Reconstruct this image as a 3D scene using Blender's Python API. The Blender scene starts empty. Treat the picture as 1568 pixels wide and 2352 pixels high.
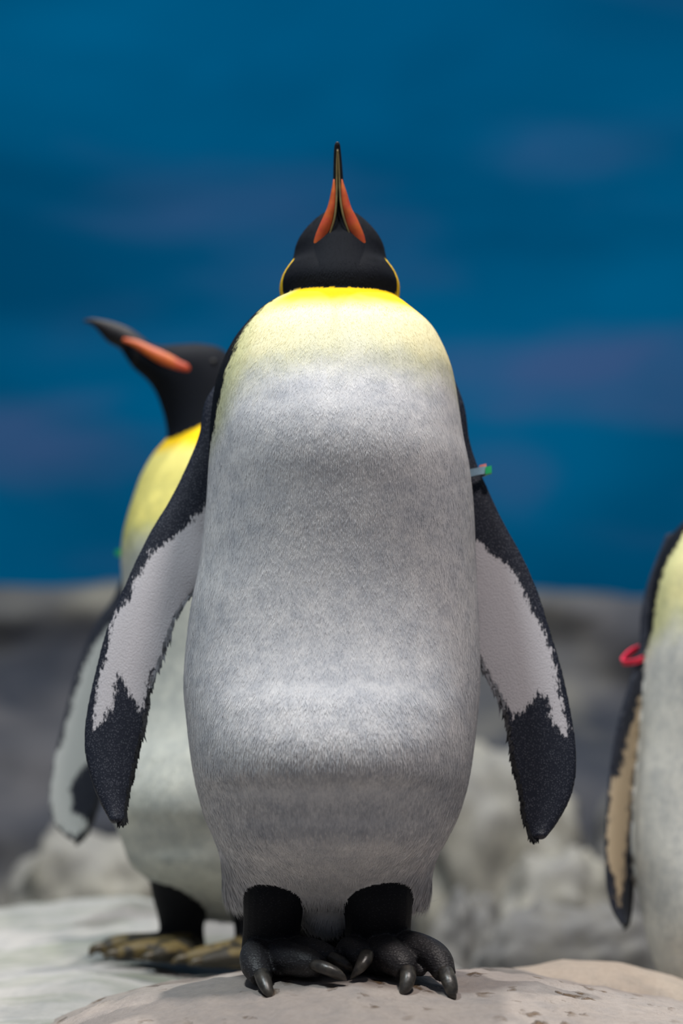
import bpy, math, random
import numpy as np
from mathutils import Vector, Matrix, noise
from mathutils.bvhtree import BVHTree

random.seed(7); rng = np.random.default_rng(7)
scene = bpy.context.scene
COL = scene.collection

# ------------------------------------------------------------------ camera
CAM_D, CAM_H, F_PX = 2.6, 0.16, 5357.0
PITCH = math.atan(754.0 / F_PX)
cam_data = bpy.data.cameras.new('camera')
cam_data.sensor_fit = 'VERTICAL'; cam_data.sensor_height = 36.0; cam_data.sensor_width = 24.0
cam_data.lens = F_PX / 2352.0 * 36.0
cam_data.dof.use_dof = True; cam_data.dof.focus_distance = 2.50; cam_data.dof.aperture_fstop = 2.2
cam = bpy.data.objects.new('camera', cam_data); COL.objects.link(cam)
cam.location = (0, -CAM_D, CAM_H); cam.rotation_euler = (math.radians(90) + PITCH, 0, 0)
cam_data.clip_end = 60
scene.camera = cam

# ------------------------------------------------------------------ world, lamps, exposure
world = bpy.data.worlds.new('world'); scene.world = world; world.use_nodes = True
bg = world.node_tree.nodes['Background']
bg.inputs[0].default_value = (0.62, 0.74, 1.0, 1); bg.inputs[1].default_value = 0.11
scene.view_settings.view_transform = 'Standard'; scene.view_settings.look = 'None'
scene.view_settings.exposure = 0.0; scene.view_settings.gamma = 1.0
scene.view_settings.use_curve_mapping = False

def lamp(name, loc, target, size, power, color=(1, 1, 1), size_y=None):
    d = bpy.data.lights.new(name, 'AREA'); d.energy = power; d.color = color
    d.shape = 'RECTANGLE' if size_y else 'DISK'; d.size = size
    if size_y: d.size_y = size_y
    o = bpy.data.objects.new(name, d); COL.objects.link(o); o.location = loc
    o.rotation_euler = (Vector(target) - Vector(loc)).to_track_quat('-Z', 'Y').to_euler()
    return o
lamp('ceiling_lamp_offscreen', (0.03, 0.80, 3.6), (0.0, -0.05, 0.7), 0.10, 78, (1.0, 0.95, 0.88))
lamp('ceiling_lamp_offscreen', (0.75, -1.05, 3.4), (0.1, -0.1, 0.4), 0.40, 82, (1.0, 0.91, 0.86))
lamp('ceiling_lamp_offscreen', (-0.85, -1.0, 3.4), (-0.2, 0.0, 0.4), 0.40, 84, (0.88, 0.97, 1.0))
lamp('ceiling_lamp_offscreen', (0.1, 2.2, 4.2), (0.1, 5.0, 0.5), 2.6, 100, (0.85, 0.93, 1.0), 0.5)

# ------------------------------------------------------------------ helpers
def at(px, py, Y):
    dx, dy = (px - 784.0) / F_PX, (1176.0 - py) / F_PX
    cp, sp = math.cos(PITCH), math.sin(PITCH)
    d = Vector((dx, cp - dy * sp, sp + dy * cp))
    return Vector((0, -CAM_D, CAM_H)) + d * ((Y + CAM_D) / d.y)

def mesh_obj(name, verts, faces, mat=None, parent=None, smooth=True, loc=None):
    me = bpy.data.meshes.new(name); me.from_pydata([tuple(v) for v in verts], [], faces); me.update()
    if smooth: me.polygons.foreach_set('use_smooth', [True] * len(me.polygons))
    o = bpy.data.objects.new(name, me); COL.objects.link(o)
    if mat: me.materials.append(mat)
    if parent: o.parent = parent
    if loc is not None: o.location = loc
    return o

def tag(o, label=None, cat=None, group=None, kind=None):
    if label: o['label'] = label
    if cat: o['category'] = cat
    if group: o['group'] = group
    if kind: o['kind'] = kind
    return o

def catmull(pts, n):
    """resample rows of a table smoothly, n samples"""
    P = np.asarray(pts, float); m = len(P)
    k = np.concatenate([[2 * P[0] - P[1]], P, [2 * P[-1] - P[-2]]])
    out = []
    for s in np.linspace(0, m - 1, n):
        i = min(int(s), m - 2); t = s - i
        a, b, c, d = k[i], k[i + 1], k[i + 2], k[i + 3]
        out.append(0.5 * (2 * b + (c - a) * t + (2 * a - 5 * b + 4 * c - d) * t * t + (3 * b - a - 3 * c + d) * t ** 3))
    return np.array(out)

def sweep(rings, close=True):
    """rings: list of (n,3) arrays -> verts, faces with capped ends"""
    n = len(rings[0]); V = np.concatenate(rings); Fc = []
    for i in range(len(rings) - 1):
        for j in range(n):
            a, b = i * n + j, i * n + (j + 1) % n
            Fc.append((a, b, b + n, a + n))
    V = list(map(tuple, V))
    if close:
        V.append(tuple(np.mean(rings[0], 0))); c0 = len(V) - 1
        V.append(tuple(np.mean(rings[-1], 0))); c1 = len(V) - 1
        L = (len(rings) - 1) * n
        for j in range(n):
            Fc.append((c0, (j + 1) % n, j)); Fc.append((c1, L + j, L + (j + 1) % n))
    return V, Fc

def ell_ring(c, A, B, n=24, p=2.0, Bb=None):
    """superellipse ring: centre c, half-axes A and B (Bb on the other side)"""
    c, A, B = np.asarray(c, float), np.asarray(A, float), np.asarray(B, float)
    Bb = B if Bb is None else np.asarray(Bb, float)
    th = np.linspace(0, 2 * np.pi, n, endpoint=False)
    ct, st = np.cos(th), np.sin(th)
    cu = np.sign(ct) * np.abs(ct) ** (2 / p); su = np.sign(st) * np.abs(st) ** (2 / p)
    return c + cu[:, None] * A + np.where(su > 0, su, 0)[:, None] * B + np.where(su < 0, su, 0)[:, None] * Bb

def tube(path, radii, n=14, flat=1.0, up=(0, 0, 1), samples=None):
    """round tube along path; flat squeezes it along 'up'"""
    T = np.concatenate([np.asarray(path, float), np.asarray(radii, float)[:, None]], 1)
    T = catmull(T, samples or (len(path) - 1) * 6 + 1); P, R = T[:, :3], np.maximum(T[:, 3], 2e-4)
    rings = []
    for i in range(len(P)):
        t = P[min(i + 1, len(P) - 1)] - P[max(i - 1, 0)]; t /= np.linalg.norm(t) + 1e-9
        u = np.asarray(up, float); u = u - t * u.dot(t); u /= np.linalg.norm(u) + 1e-9
        s = np.cross(t, u)
        rings.append(ell_ring(P[i], s * R[i], u * R[i] * flat, n))
    return sweep(rings)

# node helpers
class NT:
    def __init__(s, name):
        s.m = bpy.data.materials.new(name); s.m.use_nodes = True; s.t = s.m.node_tree
        s.b = s.t.nodes['Principled BSDF']
    def n(s, typ, **kw):
        x = s.t.nodes.new(typ)
        for k, v in kw.items(): setattr(x, k, v)
        return x
    def l(s, a, b): s.t.links.new(a, b)
    def val(s, sock, v):
        if isinstance(v, bpy.types.NodeSocket): s.l(v, sock)
        else: sock.default_value = v
    def math(s, op, a, b=0.0, clamp=False):
        x = s.n('ShaderNodeMath', operation=op, use_clamp=clamp); s.val(x.inputs[0], a); s.val(x.inputs[1], b); return x.outputs[0]
    def mix(s, f, a, b, mode='MIX'):
        x = s.n('ShaderNodeMix', data_type='RGBA', blend_type=mode); s.val(x.inputs[0], f); s.val(x.inputs[6], a); s.val(x.inputs[7], b); return x.outputs[2]
    def noise(s, vec, scale, detail=4, rough=0.5, dist=0.0):
        x = s.n('ShaderNodeTexNoise'); s.l(vec, x.inputs['Vector']); x.inputs['Scale'].default_value = scale
        x.inputs['Detail'].default_value = detail; x.inputs['Roughness'].default_value = rough; x.inputs['Distortion'].default_value = dist
        return x.outputs[0]
    def voro(s, vec, scale, feature='F1'):
        x = s.n('ShaderNodeTexVoronoi', feature=feature); s.l(vec, x.inputs['Vector']); x.inputs['Scale'].default_value = scale; return x.outputs['Distance']
    def ramp(s, f, lo, hi):
        x = s.n('ShaderNodeMapRange', clamp=True); s.val(x.inputs[0], f); x.inputs[1].default_value = lo; x.inputs[2].default_value = hi; return x.outputs[0]
    def coord(s, scale=(1, 1, 1)):
        x = s.n('ShaderNodeTexCoord'); m = s.n('ShaderNodeMapping'); m.inputs['Scale'].default_value = scale
        s.l(x.outputs['Object'], m.inputs['Vector']); return m.outputs[0]
    def bump(s, h, strength, dist):
        x = s.n('ShaderNodeBump'); s.l(h, x.inputs['Height']); s.val(x.inputs['Strength'], strength); x.inputs['Distance'].default_value = dist
        s.l(x.outputs[0], s.b.inputs['Normal'])

def simple(name, col, rough=0.5, var=0.15, scale=60, col2=None, bump=0.0, coat=0.0):
    t = NT(name); v = t.coord(); f = t.noise(v, scale, 5, 0.6)
    c2 = col2 or tuple(min(1, c * (1 + 3 * var)) for c in col)
    t.l(t.mix(t.ramp(f, 0.35, 0.7), (*col, 1), (*c2, 1)), t.b.inputs['Base Color'])
    t.b.inputs['Roughness'].default_value = rough
    t.b.inputs['Coat Weight'].default_value = coat
    if bump: t.bump(f, bump, 0.002)
    return t.m

# plumage: colour comes from the vertex colours (the bird's own markings)
def plumage_material():
    t = NT('plumage'); v = t.coord()
    col = t.n('ShaderNodeVertexColor', layer_name='col').outputs[0]
    sep = t.n('ShaderNodeSeparateColor'); t.l(t.n('ShaderNodeVertexColor', layer_name='msk').outputs[0], sep.inputs[0])
    scl, foot, soft = sep.outputs[0], sep.outputs[1], sep.outputs[2]
    # coarse and fine random grey mottling in the white front
    big = t.ramp(t.noise(t.coord((1, 1, 1.35)), 8.0, 3, 0.55, 0.4), 0.43, 0.60)
    mid = t.ramp(t.noise(v, 48.0, 4, 0.65), 0.38, 0.66)
    st = t.ramp(t.noise(t.coord((420, 420, 120)), 1.0, 2, 0.5), 0.3, 0.7)
    mottle = t.math('ADD', t.math('MULTIPLY', big, 0.20), t.math('MULTIPLY', mid, 0.36))
    mottle = t.math('MULTIPLY', t.math('ADD', mottle, t.math('MULTIPLY', st, 0.25)), soft, True)
    c = t.mix(mottle, col, t.mix(1.0, col, (0.50, 0.535, 0.60, 1), 'MULTIPLY'))
    # pale patch on the underside of the flippers, ragged along the feather rows
    altn = t.n('ShaderNodeVertexColor', layer_name='alt'); j1 = t.noise(t.coord((330, 330, 110)), 1.0, 4, 0.75); j2 = t.noise(v, 38.0, 3, 0.5)
    sd = t.math('ADD', altn.outputs[1], t.math('ADD', t.math('MULTIPLY', t.math('SUBTRACT', j1, 0.5), 0.50), t.math('MULTIPLY', t.math('SUBTRACT', j2, 0.5), 0.26)))
    pale = t.math('MULTIPLY', t.ramp(sd, 0.485, 0.525), scl)
    c = t.mix(pale, c, t.mix(t.math('MULTIPLY', j1, 0.5), altn.outputs[0], t.mix(1.0, altn.outputs[0], (0.7, 0.7, 0.74, 1), 'MULTIPLY')))
    # flipper scales: rows of tiny feathers, their glints painted in as pale dots
    vo = t.voro(t.coord((600, 600, 420)), 1.0)
    dots = t.math('MULTIPLY', t.ramp(vo, 0.38, 0.12), scl)
    c = t.mix(t.math('MULTIPLY', dots, 0.11), c, (0.75, 0.78, 0.9, 1))
    # toes: fine scale creases
    vf = t.voro(t.coord((300, 300, 480)), 1.0, 'F1')
    crease = t.math('MULTIPLY', t.ramp(vf, 0.30, 0.05), foot)
    c = t.mix(t.math('MULTIPLY', crease, 0.24), c, (0.4, 0.4, 0.42, 1))
    t.l(c, t.b.inputs['Base Color'])
    r = t.math('SUBTRACT', 0.72, t.math('MULTIPLY', scl, 0.26)); r = t.math('SUBTRACT', r, t.math('MULTIPLY', foot, 0.2))
    t.l(r, t.b.inputs['Roughness'])
    t.l(t.math('ADD', 0.10, t.math('MULTIPLY', t.math('ADD', scl, foot), 0.25)), t.b.inputs['Specular IOR Level'])
    t.b.inputs['Sheen Weight'].default_value = 0.0
    h = t.math('ADD', t.math('MULTIPLY', t.math('MULTIPLY', vo, -0.55), scl), t.math('MULTIPLY', t.math('MULTIPLY', vf, -1.2), foot))
    h = t.math('ADD', h, t.math('MULTIPLY', t.math('MULTIPLY', st, 0.12), soft))
    t.bump(h, 0.5, 0.0010)
    return t.m
M_PLUM = plumage_material()
M_BEAK = simple('beak_horn', (0.007, 0.0065, 0.009), 0.55, 0.5, 90, (0.016, 0.014, 0.016), 0.2); M_BEAK.node_tree.nodes['Principled BSDF'].inputs['Specular IOR Level'].default_value = 0.2
M_RAMUS = simple('beak_ramus', (0.12, 0.095, 0.04), 0.5, 0.3, 90, (0.22, 0.16, 0.055), 0.15)
M_PLATE = simple('beak_plate', (0.44, 0.060, 0.030), 0.42, 0.3, 45, (0.56, 0.15, 0.02), 0.1)
M_PLATE.node_tree.nodes['Principled BSDF'].inputs['Specular IOR Level'].default_value = 0.25
M_EYE = simple('eye', (0.004, 0.004, 0.004), 0.4, 0.1, 30)
M_EYE.node_tree.nodes['Principled BSDF'].inputs['Specular IOR Level'].default_value = 0.1
M_CLAW = simple('claw', (0.020, 0.019, 0.019), 0.35, 0.6, 130, (0.07, 0.062, 0.05), 0.3)
M_CLAW2 = simple('claw_brown', (0.03, 0.025, 0.018), 0.4, 0.6, 130, (0.12, 0.09, 0.04), 0.3)

# ------------------------------------------------------------------ the setting
def wall_material():
    t = NT('painted_blue_wall'); v = t.coord((0.55, 1, 1.15))
    f = t.noise(v, 0.75, 4, 0.5, 0.6); g = t.noise(t.coord((0.5, 1, 1.6)), 1.5, 3, 0.5, 0.8)
    c = t.mix(t.ramp(f, 0.38, 0.66), (0.0, 0.072, 0.165, 1), (0.0, 0.125, 0.270, 1))
    c = t.mix(t.math('MULTIPLY', t.ramp(g, 0.55, 0.78), 0.25), c, (0.055, 0.105, 0.25, 1))
    xyz = t.n('ShaderNodeSeparateXYZ'); t.l(t.coord(), xyz.inputs[0]); w = t.noise(t.coord((0.8, 1, 2.4)), 1.6, 4, 0.55, 0.5)
    for px, py, a, b, k in ((1380, 860, .62, .17, .95), (90, 1030, .55, .14, .8), (1290, 350, .30, .10, .25), (560, 480, .55, .14, .35), (1160, 1090, .16, .12, .45), (700, 640, .5, .1, .35)):
        p0 = at(px, py, 5.0)
        dx = t.math('DIVIDE', t.math('SUBTRACT', xyz.outputs[0], p0.x), a); dz = t.math('DIVIDE', t.math('SUBTRACT', xyz.outputs[2], p0.z), b)
        r = t.math('SQRT', t.math('ADD', t.math('MULTIPLY', dx, dx), t.math('MULTIPLY', dz, dz)))
        r = t.math('ADD', r, t.math('MULTIPLY', t.math('SUBTRACT', w, 0.5), 2.2))
        c = t.mix(t.math('MULTIPLY', t.ramp(r, 1.25, 0.25), k * 0.8), c, (0.062, 0.110, 0.255, 1))
    t.l(c, t.b.inputs['Base Color']); t.b.inputs['Roughness'].default_value = 0.9; t.b.inputs['Specular IOR Level'].default_value = 0.0
    return t.m
def box(name, x0, x1, y0, y1, z0, z1, mat):
    v = [(x, y, z) for x in (x0, x1) for y in (y0, y1) for z in (z0, z1)]
    f = [(0, 1, 3, 2), (4, 6, 7, 5), (0, 4, 5, 1), (2, 3, 7, 6), (0, 2, 6, 4), (1, 5, 7, 3)]
    return mesh_obj(name, v, f, mat, smooth=False)
tag(box('wall_back', -8, 8, 5.0, 5.15, -0.3, 5.2, wall_material()), 'blue painted backdrop wall with faint cloudy patches', 'wall', kind='structure')

def rock_material(name, c1, c2, c3, pit=0.0, moss=0.0, bump=0.6):
    t = NT(name); v = t.coord()
    a = t.noise(v, 3.2, 6, 0.6, 0.3); b = t.noise(v, 26, 6, 0.65); d = t.noise(v, 120, 4, 0.7)
    c = t.mix(t.ramp(a, 0.35, 0.65), (*c1, 1), (*c2, 1))
    c = t.mix(t.math('MULTIPLY', t.ramp(b, 0.45, 0.7), 0.55), c, (*c3, 1))
    c = t.mix(t.math('MULTIPLY', t.ramp(d, 0.4, 0.75), 0.35), c, t.mix(1.0, c, (0.6, 0.58, 0.55, 1), 'MULTIPLY'))
    if moss:
        m = t.math('MULTIPLY', t.ramp(t.noise(t.coord((3, 9, 6)), 1.0, 5, 0.6, 0.5), 0.47, 0.63), moss)
        c = t.mix(m, c, (0.155, 0.185, 0.115, 1))
    h = t.math('ADD', b, t.math('MULTIPLY', d, 0.4))
    if pit:
        vd = t.n('ShaderNodeVectorMath', operation='ADD'); dn = t.n('ShaderNodeTexNoise'); t.l(v, dn.inputs['Vector']); dn.inputs['Scale'].default_value = 60; dn.inputs['Detail'].default_value = 3
        t.l(t.coord((34, 24, 34)), vd.inputs[0]); t.l(dn.outputs['Color'], vd.inputs[1]); p = t.voro(vd.outputs[0], 1.0); q = t.ramp(t.noise(v, 6.0, 3, 0.6), 0.47, 0.56)
        hole = t.math('MULTIPLY', t.ramp(p, 0.34, 0.16), q)
        c = t.mix(t.math('MULTIPLY', hole, pit), c, (0.10, 0.055, 0.02, 1))
        h = t.math('SUBTRACT', h, t.math('MULTIPLY', hole, 1.6))
    t.l(c, t.b.inputs['Base Color']); t.b.inputs['Roughness'].default_value = 0.7
    t.bump(h, bump, 0.006)
    return t.m
M_ROCK_MAIN = rock_material('rock_tan', (0.27, 0.235, 0.215), (0.35, 0.30, 0.265), (0.21, 0.195, 0.19), 0.95, 0.0)
M_ROCK_LEFT = rock_material('rock_pale', (0.40, 0.395, 0.385), (0.46, 0.435, 0.405), (0.30, 0.305, 0.305), 0.0, 0.6)
M_ROCK_RIGHT = rock_material('rock_sand', (0.36, 0.30, 0.245), (0.42, 0.35, 0.285), (0.28, 0.25, 0.22), 0.0, 0.0)
M_FLOOR = rock_material('exhibit_floor', (0.10, 0.095, 0.09), (0.17, 0.155, 0.14), (0.22, 0.20, 0.18))
M_BG_MID = rock_material('rock_grey', (0.11, 0.11, 0.112), (0.17, 0.165, 0.155), (0.20, 0.19, 0.16))
M_BG_LIGHT = rock_material('rock_cream', (0.23, 0.225, 0.21), (0.36, 0.34, 0.275), (0.20, 0.195, 0.19))

def fbm(x, y, z=0.0, o=4):
    return noise.fractal(Vector((x, y, z)), 0.9, 2.1, o)

def heightfield(name, x0, x1, y0, y1, nx, ny, H, zbase, mat):
    xs, ys = np.linspace(x0, x1, nx), np.linspace(y0, y1, ny)
    V = [(x, y, max(H(x, y), zbase)) for y in ys for x in xs]; Fc = []
    for j in range(ny - 1):
        for i in range(nx - 1):
            a = j * nx + i; Fc.append((a, a + 1, a + nx + 1, a + nx))
    rim = [i for i in range(nx)] + [j * nx + nx - 1 for j in range(1, ny)] + [(ny - 1) * nx + i for i in range(nx - 2, -1, -1)] + [j * nx for j in range(ny - 2, 0, -1)]
    b0 = len(V)
    for r in rim: V.append((V[r][0], V[r][1], zbase - 0.02))
    for k in range(len(rim)):
        k2 = (k + 1) % len(rim); Fc.append((rim[k2], rim[k], b0 + k, b0 + k2))
    Fc.append(tuple(range(b0, b0 + len(rim)))[::-1])
    return mesh_obj(name, V, Fc, mat)

FLOOR_Z = -0.17
fl = heightfield('floor', -8, 8, -4.0, 5.0, 130, 90, lambda x, y: FLOOR_Z + 0.012 * fbm(x * 1.7, y * 1.7), FLOOR_Z - 0.1, M_FLOOR)
tag(fl, 'dark uneven rockwork floor of the penguin enclosure', 'floor', kind='structure')

PX = np.array([(-.75, -.34), (-.6, -.22), (-.45, -.11), (-.36, -.062), (-.32, -.044), (-.28, -.026), (-.21, -.002), (-.12, .012), (-.05, .020), (.02, .024), (.08, .018), (.13, .012), (.2, .012), (.3, -.004), (.38, -.020), (.5, -.06), (.62, -.13), (.75, -.25)])
def H_main(x, y):
    z = float(np.interp(x, PX[:, 0], PX[:, 1]))
    if y < 0: z -= 0.075 * -y + 0.45 * y * y
    if y > 0.12: z -= 1.4 * (y - 0.12) ** 2
    if y < -0.5: z -= 2.0 * (y + 0.5) ** 2
    return z + 0.0060 * fbm(x * 7, y * 7, 1.3) + 0.0022 * fbm(x * 40, y * 40, 4.0)
def H_left(x, y):
    z = np.interp(y, [-.5, -.2, 0, .3, .6, .8, .95, 1.08, 1.3, 1.5], [-.17, -.090, -.055, -.030, -.004, .035, .066, .066, 0, -.17])
    z += np.interp(x, [-1.5, -1.1, -.6, -.42, -.32, -.2, -.1, .05, .2, .35], [-.2, -.08, -.012, 0, .008, -.010, -.016, -.03, -.12, -.3]) * (1 if y > 0.5 else 0.8)
    return float(z) + 0.010 * fbm(x * 4, y * 4, 7.7) + 0.003 * fbm(x * 22, y * 22, 2.0)
def H_right(x, y):
    z = np.interp(x, [0.02, .12, .2, .27, .34, .40, .48, .6], [-.19, -.03, .006, .017, .014, -.002, -.035, -.19]) - 3.0 * (y - 0.29) ** 2
    return float(z) + 0.006 * fbm(x * 5, y * 5, 3.1)
HF = {'m': (H_main, (-.75, .75, -.95, .42)), 'l': (H_left, (-1.5, .35, -.5, 1.5)), 'r': (H_right, (.02, .6, .05, .46))}
def rock_top(key, nx, ny, mat, name):
    H, (x0, x1, y0, y1) = HF[key]; others = [v for k, v in HF.items() if k != key]
    xs, ys = np.linspace(x0, x1, nx), np.linspace(y0, y1, ny)
    Z = np.array([[H(x, y) for x in xs] for y in ys])
    keep = Z > FLOOR_Z - 0.01
    for Ho, (a, b, c, d) in others:
        for j, y in enumerate(ys):
            if c < y < d:
                for i, x in enumerate(xs):
                    if keep[j, i] and a < x < b and Ho(x, y) > Z[j, i] + 0.002: keep[j, i] = False
    idx = -np.ones((ny, nx), int); V = []
    cells = [(j, i) for j in range(ny - 1) for i in range(nx - 1) if keep[j:j + 2, i:i + 2].sum() >= 2]
    Fc = []; edges = {}
    for j, i in cells:
        q = []
        for jj, ii in ((j, i), (j, i + 1), (j + 1, i + 1), (j + 1, i)):
            if idx[jj, ii] < 0: idx[jj, ii] = len(V); V.append((xs[ii], ys[jj], Z[jj, ii]))
            q.append(idx[jj, ii])
        Fc.append(tuple(q))
        for k in range(4):
            e = (q[k], q[(k + 1) % 4])
            if (e[1], e[0]) in edges: del edges[(e[1], e[0])]
            else: edges[e] = 1
    low = {}
    def lo(v):
        if v not in low: low[v] = len(V); V.append((V[v][0], V[v][1], FLOOR_Z - 0.02))
        return low[v]
    for a, b in list(edges): Fc.append((b, a, lo(a), lo(b)))
    return mesh_obj(name, V, Fc, mat)
tag(rock_top('m', 210, 195, M_ROCK_MAIN, 'standing_rock'), 'tan pitted flat-topped rock under the feet of the bill-raised penguin', 'rock')
tag(rock_top('l', 150, 160, M_ROCK_LEFT, 'standing_rock'), 'broad pale rock with green algae streaks under the head-turned penguin', 'rock')
tag(rock_top('r', 80, 70, M_ROCK_RIGHT, 'sandy_rock'), 'low sand-coloured rock in front of the red-banded penguin', 'rock')

# moulded rockwork ledge below the painted wall
def rockwork():
    prof = catmull([(2.78, -.22), (2.80, .02), (2.92, .24), (3.16, .36), (3.50, .44), (3.68, .60), (3.72, .76), (3.92, .850), (4.25, .86), (4.42, .70), (4.42, -.22)], 70)
    nx = 300; xs = np.linspace(-7.9, 7.9, nx); V, Fc = [], []
    for k, (Y, z) in enumerate(prof):
        for x in xs:
            a = 0.16 * fbm(x * 1.3, z * 2.2 + Y, 3.3, 5); b = 0.045 * fbm(x * 1.1, Y * 2, 8.8, 4) + 0.02 * math.sin(x * 1.7 + 2.0)
            w = min(1.0, max(0.0, (z + .1) / .25))
            yy = Y + (a if Y < 4.3 else 0.0); V.append((x, min(yy, 4.46), z + b * w - 0.010 * max(-1.5, min(1.5, x)) * w))
    for k in range(len(prof) - 1):
        for i in range(nx - 1):
            a = k * nx + i; Fc.append((a, a + 1, a + nx + 1, a + nx))
    t = NT('rockwork'); v = t.coord()
    n1 = t.noise(v, 1.9, 4, 0.55, 0.5); n2 = t.noise(v, 9, 5, 0.6)
    lowf = t.ramp(t.noise(v, 1.3, 3, 0.5, 0.6), 0.50, 0.66)
    c = t.mix(t.ramp(n1, 0.42, 0.62), (0.026, 0.030, 0.042, 1), (0.085, 0.082, 0.088, 1))
    c = t.mix(lowf, c, t.mix(t.ramp(t.noise(v, 3.6, 3, 0.5, 0.4), 0.42, 0.62), (0.12, 0.118, 0.116, 1), (0.28, 0.26, 0.205, 1)))
    t.l(c, t.b.inputs['Base Color']); t.b.inputs['Roughness'].default_value = 0.85; t.bump(n2, 0.35, 0.04)
    return mesh_obj('wall_rockwork', V, Fc, t.m)
tag(rockwork(), 'long grey moulded rockwork ledge below the blue wall', 'rock wall', kind='structure')

def boulder(name, c, r, seed, mat, label, rough=0.22, sub=5, p=2.6, group='background boulders'):
    import bmesh
    bm = bmesh.new(); bmesh.ops.create_icosphere(bm, subdivisions=sub, radius=1)
    for v in bm.verts:
        n = v.co.normalized()
        k = (abs(n.x) ** p + abs(n.y) ** p + abs(n.z) ** p) ** (-1 / p)
        d = 1 + rough * noise.fractal(n * 1.6 + Vector((seed * 3.1, seed, 0)), 0.8, 2.1, 5)
        d -= 0.10 * rough * abs(noise.noise(n * 6 + Vector((0, seed, seed))))
        q = n * k * d
        v.co = (q.x * r[0], q.y * r[1], q.z * r[2])
    me = bpy.data.meshes.new(name); bm.to_mesh(me); bm.free()
    me.polygons.foreach_set('use_smooth', [True] * len(me.polygons)); me.materials.append(mat)
    o = bpy.data.objects.new(name, me); COL.objects.link(o); o.location = c
    tag(o, label, 'rock', group); return o
BG = [  # centre px, top py, Y, half-width m, half-depth, material, label
    (230, 1900, 1.95, .17, .17, M_BG_LIGHT, 'cream boulder low behind the dark flipper tip of the green-banded penguin'),
    (-240, 1990, 1.95, .15, .17, M_BG_MID, 'low grey boulder behind the pale rock'),
    (1150, 1715, 2.30, .16, .16, M_BG_LIGHT, 'cream-grey boulder behind the drooping flipper with the blue-grey band'),
    (1500, 1790, 2.25, .12, .16, M_BG_MID, 'grey boulder behind the red-banded flipper'),
    (1290, 1975, 1.75, .12, .12, M_BG_LIGHT, 'small cream boulder behind the sandy rock'),
    (1340, 2085, 1.34, .17, .07, M_BG_MID, 'low grey boulder added in the dark zone right behind the sandy rock'),  # added to stand in for the dark zone at the foot of the rocks
    (1070, 2060, 1.60, .07, .10, M_BG_MID, 'small brownish boulder beside the right leg of the bill-raised penguin'),
    (1960, 1750, 2.20, .22, .18, M_BG_MID, 'wide grey boulder behind the red-banded penguin'),
]
for i, (px, py, Y, hw, hd, mat, lab) in enumerate(BG):
    top = at(px, py, Y); h = (top.z - FLOOR_Z + 0.05) / 2
    boulder('boulder', (top.x, Y + hd * 0.4, top.z - h), (hw, hd, h), i + 1.7, mat, lab)

# ------------------------------------------------------------------ penguins
# torso table: pixel y, left px, right px (outline of the main bird), front Y, back Y
TORSO = np.array([
    (664, 700, 858, -.036, .040), (682, 690, 868, -.050, .055), (697, 640, 914, -.068, .070), (722, 598, 948, -.086, .085), (760, 562, 990, -.105, .096), (800, 533, 1014, -.121, .104),
    (850, 510, 1034, -.135, .110), (900, 495, 1045, -.145, .116), (960, 487, 1054, -.157, .121), (1020, 483, 1063, -.166, .125), (1085, 480, 1076, -.167, .129),
    (1180, 474, 1086, -.158, .134), (1300, 460, 1091, -.148, .138), (1400, 440, 1096, -.144, .140), (1500, 428, 1100, -.147, .140),
    (1580, 424, 1100, -.157, .138), (1650, 430, 1094, -.173, .134), (1720, 438, 1086, -.184, .130), (1780, 447, 1077, -.182, .126), (1825, 457, 1067, -.168, .120),
    (1875, 471, 1051, -.158, .114), (1925, 492, 1027, -.150, .106), (1960, 504, 1008, -.126, .098), (2000, 510, 994, -.092, .088), (2040, 512, 990, -.062, .076), (2072, 522, 982, -.042, .060),
    (2090, 560, 950, -.020, .040)], float)
def torso_rings(cx_zero=False, scale=1.0):
    rows = []
    for py, l, r, yf, yb in TORSO:
        a, b = at(l, py, 0.01), at(r, py, 0.01)
        rows.append((a.z, 0.0 if cx_zero else (a.x + b.x) / 2, (b.x - a.x) / 2, yf, yb))
    T = catmull(rows, 190)
    return T * scale
def smoothstep(a, b, x):
    t = np.clip((x - a) / (b - a), 0, 1); return t * t * (3 - 2 * t)
def lerp(a, b, t): return a + (b - a) * t[:, None]
def vnoise(P, s, seed=0.0, o=3):
    return np.array([noise.fractal(Vector((x * s + seed, y * s, z * s)), 0.9, 2.0, o) for x, y, z in P])
def inside(poly, x, z):
    res = np.zeros(len(x), bool); n = len(poly)
    for i in range(n):
        x1, z1 = poly[i]; x2, z2 = poly[(i + 1) % n]
        cond = ((z1 > z) != (z2 > z)) & (x < (x2 - x1) * (z - z1) / (z2 - z1 + 1e-12) + x1)
        res ^= cond
    return res

BLACK = np.array((.0050, .0065, .0105)); WHITE = np.array((.78, .77, .77)); CREAM = np.array((.87, .80, .50)); YELLOW = np.array((.90, .58, .008))
LEGC = np.array((.006, .007, .010)); FLIPC = np.array((.012, .015, .026)); FLIPW = np.array((.60, .58, .60))

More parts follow.
